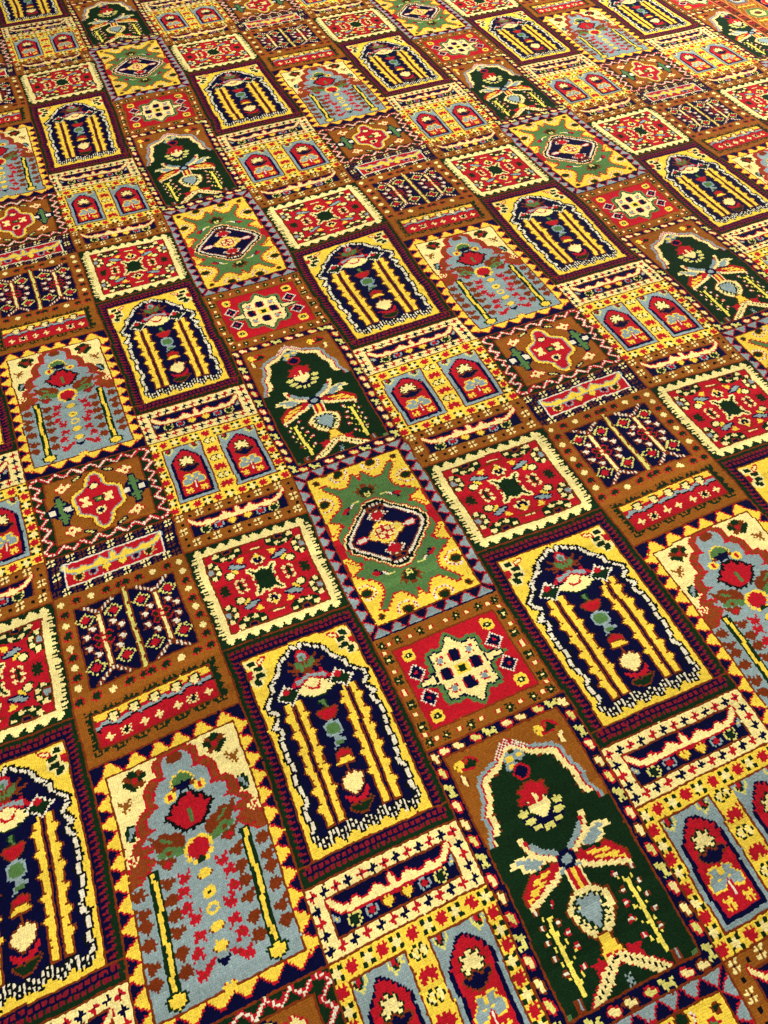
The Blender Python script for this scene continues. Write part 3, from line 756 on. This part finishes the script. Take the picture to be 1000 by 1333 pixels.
# ----------------------------------------------------------------------------- hand-knotted drift of the lines (across, down, shift across, shift down; knots)
DRIFT = np.array([(0, -131, 1.4, 2.8), (79, -131, -0.9, 1.7), (0, -96, -0.8, 1.0), (0, -66, -0.9, 5.0), (0, 0, 2.1, -2.1), (79, -96, 2.3, 1.9), (79, -66, 0.9, 1.8), (79, 0, -0.9, -2.4), (79, 29, 1.0, -1.6), (159, 0, 7.5, -1.2), (159, 29, 7.7, -1.2), (159, -66, 11.0, -0.9), (159, -96, 7.2, 2.6), (240, 0, 12.7, -1.9), (240, 29, 11.9, -1.6), (320, 0, 13.5, 1.6), (320, 29, 10.6, 2.8), (240, 100, 12.1, -0.9), (159, 132, 8.3, 0.3), (159, 100, 6.2, 0.8), (79, 100, 0.6, -1.2), (79, 127, -0.7, 0.3), (-80, 100, 5.1, -1.8), (-80, 29, 2.5, -1.4), (0, 29, -0.6, 1.1), (0, 100, -0.7, -0.3), (0, 127, 0.6, -0.3), (-80, 0, 4.5, -1.8), (-161, 0, 7.9, -0.2), (-161, 29, 8.0, -1.2), (-161, 100, 5.1, 2.8), (-161, 132, 7.1, 0.1), (-161, 229, 4.2, 0.9), (79, 229, 2.0, -1.6), (79, 259, 1.4, -0.2), (79, 325, -2.6, 2.0), (0, 194, 2.1, -0.9), (79, 194, -0.3, 0.2), (0, 229, -0.8, -1.0), (-80, 229, 3.7, -1.9), (0, 259, -0.3, -0.1), (-80, 259, 2.3, -0.2), (79, -325, -2.4, 1.0), (79, -296, 0.5, 5.9), (79, -225, 1.4, 2.9), (79, -198, -2.0, 0.6), (79, -421, -1.1, -3.5), (79, -391, -0.3, 1.1), (159, -325, 9.3, -2.8), (159, -296, 10.3, -0.2), (159, -421, 11.3, -4.1), (0, -325, 0.3, 1.1), (0, -456, 0.2, -5.1), (0, -421, -2.8, 0.2), (0, -391, -2.1, 4.6), (0, -296, -0.8, 5.5), (0, -225, -1.2, 0.5), (-80, -421, 1.3, -3.8), (-80, -391, 1.8, -2.0), (-80, -325, 2.0, -1.4), (-80, -296, 3.2, 0.8), (-80, -225, 2.0, 0.2), (240, -225, 15.6, -0.5), (320, -225, 9.5, 0.7), (320, -198, 16.5, 2.1), (159, -193, 11.4, -5.4), (240, -193, 11.7, -1.1), (240, -325, 13.6, -1.5), (320, -325, 11.7, -1.6), (240, -296, 12.3, -3.6), (320, -296, 8.4, 0.9), (240, -96, 12.5, -0.4), (320, -131, 12.4, 3.0), (320, -96, 13.0, 1.0), (399, -225, 16.5, -1.2), (479, -225, 4.0, -1.2), (399, -131, 7.9, 1.5), (399, -96, 12.4, -1.1), (479, -193, 8.1, -1.4), (688, -487, 6.3, 0), (688, -366, 3.2, 0), (701, -480, 6.3, 0), (701, -383, 4.3, 0)], float)


def drift_field(U, V):
    """smooth shift of the knot grid: thin-plate fit through the sampled crossings"""
    P = DRIFT[:, :2] / 100.0
    def ker(a, b):
        d2 = ((a[:, None, :] - b[None, :, :]) ** 2).sum(-1)
        return 0.5 * d2 * np.log(d2 + 1e-9)
    n = len(P)
    A = np.zeros((n + 3, n + 3))
    A[:n, :n] = ker(P, P) + 0.08 * np.eye(n)
    A[:n, n] = 1; A[:n, n + 1:] = P; A[n, :n] = 1; A[n + 1:, :n] = P.T
    sol = np.linalg.solve(A, np.vstack([DRIFT[:, 2:], np.zeros((3, 2))]))
    gu = np.clip(U, -240, 760); gv = np.clip(V, -560, 400)
    Q = np.stack([gu, gv], 1) / 100.0
    return ker(Q, P) @ sol[:n] + sol[n] + Q @ sol[n + 1:]


def smooth_noise(rng, h, w, cell):
    gh, gw = h // cell + 3, w // cell + 3
    g = rng.normal(0, 1, (gh, gw))
    y, x = np.arange(h) / cell, np.arange(w) / cell
    iy, ix = y.astype(int), x.astype(int)
    fy, fx = (y - iy)[:, None], (x - ix)[None, :]
    fy, fx = fy * fy * (3 - 2 * fy), fx * fx * (3 - 2 * fx)
    return (g[iy][:, ix] * (1 - fx) + g[iy][:, ix + 1] * fx) * (1 - fy) + (g[iy + 1][:, ix] * (1 - fx) + g[iy + 1][:, ix + 1] * fx) * fy


def hand_tied(design, rng):
    """the weaver's slips: lines that jog by a knot, a stray knot here and there"""
    h, w = design.shape
    ox = np.round(smooth_noise(rng, h, w, 24) * 0.36)
    oy = np.round(smooth_noise(rng, h, w, 26) * 0.33)
    ox += (rng.random((h, w)) < 0.012) * rng.choice([-1, 1], (h, w))
    oy += (rng.random((h, w)) < 0.006) * rng.choice([-1, 1], (h, w))
    j = np.clip(np.arange(w)[None, :] + ox.astype(int), 0, w - 1)
    i = np.clip(np.arange(h)[:, None] + oy.astype(int), 0, h - 1)
    return design[i, j]


def build_weave(name, design, u0, v0, parent, material, seed):
    """one quad per knot; the dye number of every knot is stored on its face"""
    h, w = design.shape
    rng = np.random.default_rng(seed)
    design = hand_tied(design, rng)
    step = 16
    cu = np.arange(0, w + step + 1, step); cv = np.arange(0, h + step + 1, step)
    CU, CV = np.meshgrid(cu + u0, cv + v0)
    D = drift_field(CU.ravel().astype(float), CV.ravel().astype(float)).reshape(len(cv), len(cu), 2)
    iu = np.arange(w + 1); iv = np.arange(h + 1)
    a, fa = iu // step, (iu % step) / step
    b, fb = iv // step, (iv % step) / step
    D = (D[b][:, a] * (1 - fa)[None, :, None] + D[b][:, a + 1] * fa[None, :, None]) * (1 - fb)[:, None, None] + \
        (D[b + 1][:, a] * (1 - fa)[None, :, None] + D[b + 1][:, a + 1] * fa[None, :, None]) * fb[:, None, None]
    gu, gv = np.meshgrid(iu + u0, iv + v0)
    # slow waver of rows and warps, then the unevenness of single knots
    row = np.cumsum(rng.normal(0, 0.16, h + 1)); row -= np.convolve(row, np.ones(41) / 41, 'same')
    colw = np.cumsum(rng.normal(0, 0.16, w + 1)); colw -= np.convolve(colw, np.ones(41) / 41, 'same')
    x = gu + D[..., 0] + 0.5 * row[:, None] + 0.35 * np.sin(gv / 17.0 + 3 * np.sin(gu / 90.0)) + rng.normal(0, 0.17, gu.shape)
    y = gv + D[..., 1] + 0.5 * colw[None, :] + 0.45 * np.sin(gu / 23.0 + 2 * np.sin(gv / 70.0)) + rng.normal(0, 0.17, gu.shape)
    edge = np.zeros(gu.shape, bool); edge[0] = edge[-1] = True; edge[:, 0] = edge[:, -1] = True
    z = PILE + rng.normal(0, 0.00022, gu.shape) + 0.0012 * np.sin(gu / 61.0 + 1.3) * np.sin(gv / 83.0) + 0.0006 * np.sin(gu / 21.0 + gv / 37.0)
    co = np.stack([x * KNOT, -y * KNOT, z], -1).reshape(-1, 3).astype(np.float32)
    idx = np.arange((h + 1) * (w + 1)).reshape(h + 1, w + 1)
    quads = np.stack([idx[:-1, :-1], idx[1:, :-1], idx[1:, 1:], idx[:-1, 1:]], -1).reshape(-1, 4)
    me = bpy.data.meshes.new(name)
    nf = len(quads)
    me.vertices.add(len(co)); me.vertices.foreach_set('co', co.ravel())
    me.loops.add(nf * 4); me.loops.foreach_set('vertex_index', quads.ravel().astype(np.int32))
    me.polygons.add(nf); me.polygons.foreach_set('loop_start', np.arange(0, nf * 4, 4, dtype=np.int32))
    me.update(calc_edges=True)
    me.polygons.foreach_set('use_smooth', np.ones(nf, bool))
    at = me.attributes.new('dye', 'FLOAT', 'FACE')
    at.data.foreach_set('value', ((design.ravel() + 0.5) / 32.0).astype(np.float32))
    # wool lots: each knot a little lighter or darker, and bands of rows from one dye lot
    lot = smooth_noise(rng, h, w, 75) * 0.4 + rng.normal(0, 1, design.shape) * 0.45 + np.repeat(rng.normal(0, 0.35, (h + 5) // 5), 5)[:h, None]
    at = me.attributes.new('lot', 'FLOAT', 'FACE'); at.data.foreach_set('value', lot.ravel().astype(np.float32))
    uv = me.uv_layers.new(name='knots')
    U = np.stack([gu, gv], -1).reshape(-1, 2)[quads.ravel()].astype(np.float32)
    uv.data.foreach_set('uv', U.ravel())
    me.materials.append(material)
    o = bpy.data.objects.new(name, me); S.collection.objects.link(o); o.parent = parent
    return o


def lin(c):
    c = c / 255.0
    return c / 12.92 if c <= 0.04045 else ((c + 0.055) / 1.055) ** 2.4


def wool():
    m = bpy.data.materials.new('knotted_wool'); m.use_nodes = True
    N, L = m.node_tree.nodes, m.node_tree.links
    B = N['Principled BSDF']
    def nd(t, **k):
        n = N.new(t)
        for a, b in k.items():
            setattr(n, a, b)
        return n
    def mth(op, a, b=None, c=None):
        n = nd('ShaderNodeMath', operation=op)
        for i, v in enumerate((a, b, c)):
            if v is None: continue
            if isinstance(v, (int, float)): n.inputs[i].default_value = v
            else: L.new(v, n.inputs[i])
        return n.outputs[0]
    dye = nd('ShaderNodeAttribute', attribute_name='dye'); lot = nd('ShaderNodeAttribute', attribute_name='lot')
    ramp = nd('ShaderNodeValToRGB'); R = ramp.color_ramp; R.interpolation = 'CONSTANT'
    for i, c in enumerate(DYES):
        e = R.elements[i] if i < 2 else R.elements.new(i / 32.0)
        e.position = i / 32.0
        e.color = tuple(lin(v) for v in DYES[c]) + (1,)
    L.new(dye.outputs['Fac'], ramp.inputs[0])
    uv = nd('ShaderNodeUVMap', uv_map='knots')
    fib = nd('ShaderNodeTexNoise'); fib.inputs['Scale'].default_value = 1.15; fib.inputs['Detail'].default_value = 4.0; fib.inputs['Roughness'].default_value = 0.7
    L.new(uv.outputs[0], fib.inputs['Vector'])
    big = nd('ShaderNodeTexNoise'); big.inputs['Scale'].default_value = 0.03; big.inputs['Detail'].default_value = 3.0
    L.new(uv.outputs[0], big.inputs['Vector'])
    val = mth('ADD', mth('MULTIPLY_ADD', lot.outputs['Fac'], 0.16, 1.0), mth('MULTIPLY_ADD', fib.outputs['Fac'], 0.9, -0.45))
    val = mth('ADD', val, mth('MULTIPLY_ADD', big.outputs['Fac'], 0.4, -0.2))
    hsv = nd('ShaderNodeHueSaturation')
    L.new(ramp.outputs[0], hsv.inputs['Color']); L.new(val, hsv.inputs['Value'])
    L.new(hsv.outputs[0], B.inputs['Base Color'])
    B.inputs['Roughness'].default_value = 0.85
    B.inputs['Specular IOR Level'].default_value = 0.05
    # each knot a small tuft: dome over the unit cell plus fibres
    sep = nd('ShaderNodeSeparateXYZ'); L.new(uv.outputs[0], sep.inputs[0])
    sx = mth('ABSOLUTE', mth('SINE', mth('MULTIPLY', sep.outputs[0], math.pi)))
    sy = mth('ABSOLUTE', mth('SINE', mth('MULTIPLY', sep.outputs[1], math.pi)))
    dome = mth('POWER', mth('MULTIPLY', sx, sy), 0.5)
    hgt = mth('ADD', mth('MULTIPLY', dome, 0.6), mth('MULTIPLY', fib.outputs['Fac'], 1.4))
    bump = nd('ShaderNodeBump'); bump.inputs['Strength'].default_value = 0.9; bump.inputs['Distance'].default_value = 0.0016
    L.new(hgt, bump.inputs['Height']); L.new(bump.outputs[0], B.inputs['Normal'])
    return m


def plain(name, rgb, rough):
    m = bpy.data.materials.new(name); m.use_nodes = True
    N, L = m.node_tree.nodes, m.node_tree.links
    B = N['Principled BSDF']; B.inputs['Roughness'].default_value = rough
    t = N.new('ShaderNodeTexNoise'); t.inputs['Scale'].default_value = 30
    r = N.new('ShaderNodeValToRGB')
    r.color_ramp.elements[0].color = tuple(lin(v * .85) for v in rgb) + (1,); r.color_ramp.elements[1].color = tuple(lin(v) for v in rgb) + (1,)
    L.new(t.outputs['Fac'], r.inputs[0]); L.new(r.outputs[0], B.inputs['Base Color'])
    return m


# ----------------------------------------------------------------------------- floor under the rug
PILE = 0.012
fm = bpy.data.meshes.new('floor')
fm.from_pydata([(-6, -6, 0), (8, -6, 0), (8, 8, 0), (-6, 8, 0)], [], [(0, 1, 2, 3)])
fm.materials.append(plain('floor_stone', (150, 140, 128), 0.6))
floor = bpy.data.objects.new('floor', fm); S.collection.objects.link(floor); floor['kind'] = 'structure'

# ----------------------------------------------------------------------------- the rug
U0, U1, V0, V1 = -320, 688, -975, 455                     # field, in knots
tile = weave_tile()
rows = (np.arange(V0, V1)) % 325
cols = (np.arange(U0, U1)) % 320
field_design = tile[rows][:, cols]
rug = bpy.data.objects.new('rug', None); S.collection.objects.link(rug); rug.empty_display_size = 0.2
rug['label'] = 'hand-knotted wool rug of many small patterned compartments in red, yellow, navy and brown'
rug['category'] = 'rug'
WOOL = wool()
field = build_weave('field', field_design, U0, V0, rug, WOOL, 5)
border = build_weave('border', border_strip(100, V1 - V0), U1, V0, rug, WOOL, 6)
border['label'] = 'long border of rosettes between peach guard lines'
# woven foundation below the pile
def corner(u, v):
    d = drift_field(np.array([float(u)]), np.array([float(v)]))[0]
    return ((u + d[0]) * KNOT, -(v + d[1]) * KNOT)
ring = [corner(u, V0) for u in range(U0, U1 + 100, 40)] + [corner(U1 + 100, v) for v in range(V0, V1, 40)] + \
       [corner(u, V1) for u in range(U1 + 100, U0, -40)] + [corner(U0, v) for v in range(V1, V0, -40)]
n = len(ring)
bmesh_v = [(x, y, 0.002) for x, y in ring] + [(x, y, PILE - 0.003) for x, y in ring]
bmsh = bpy.data.meshes.new('backing')
bmsh.from_pydata(bmesh_v, [], [tuple(range(n)), tuple(range(2 * n - 1, n - 1, -1))] + [(i, i + n, (i + 1) % n + n, (i + 1) % n) for i in range(n)])
bmsh.materials.append(plain('cotton_foundation', (170, 150, 120), 0.9))
backing = bpy.data.objects.new('backing', bmsh); S.collection.objects.link(backing); backing.parent = rug
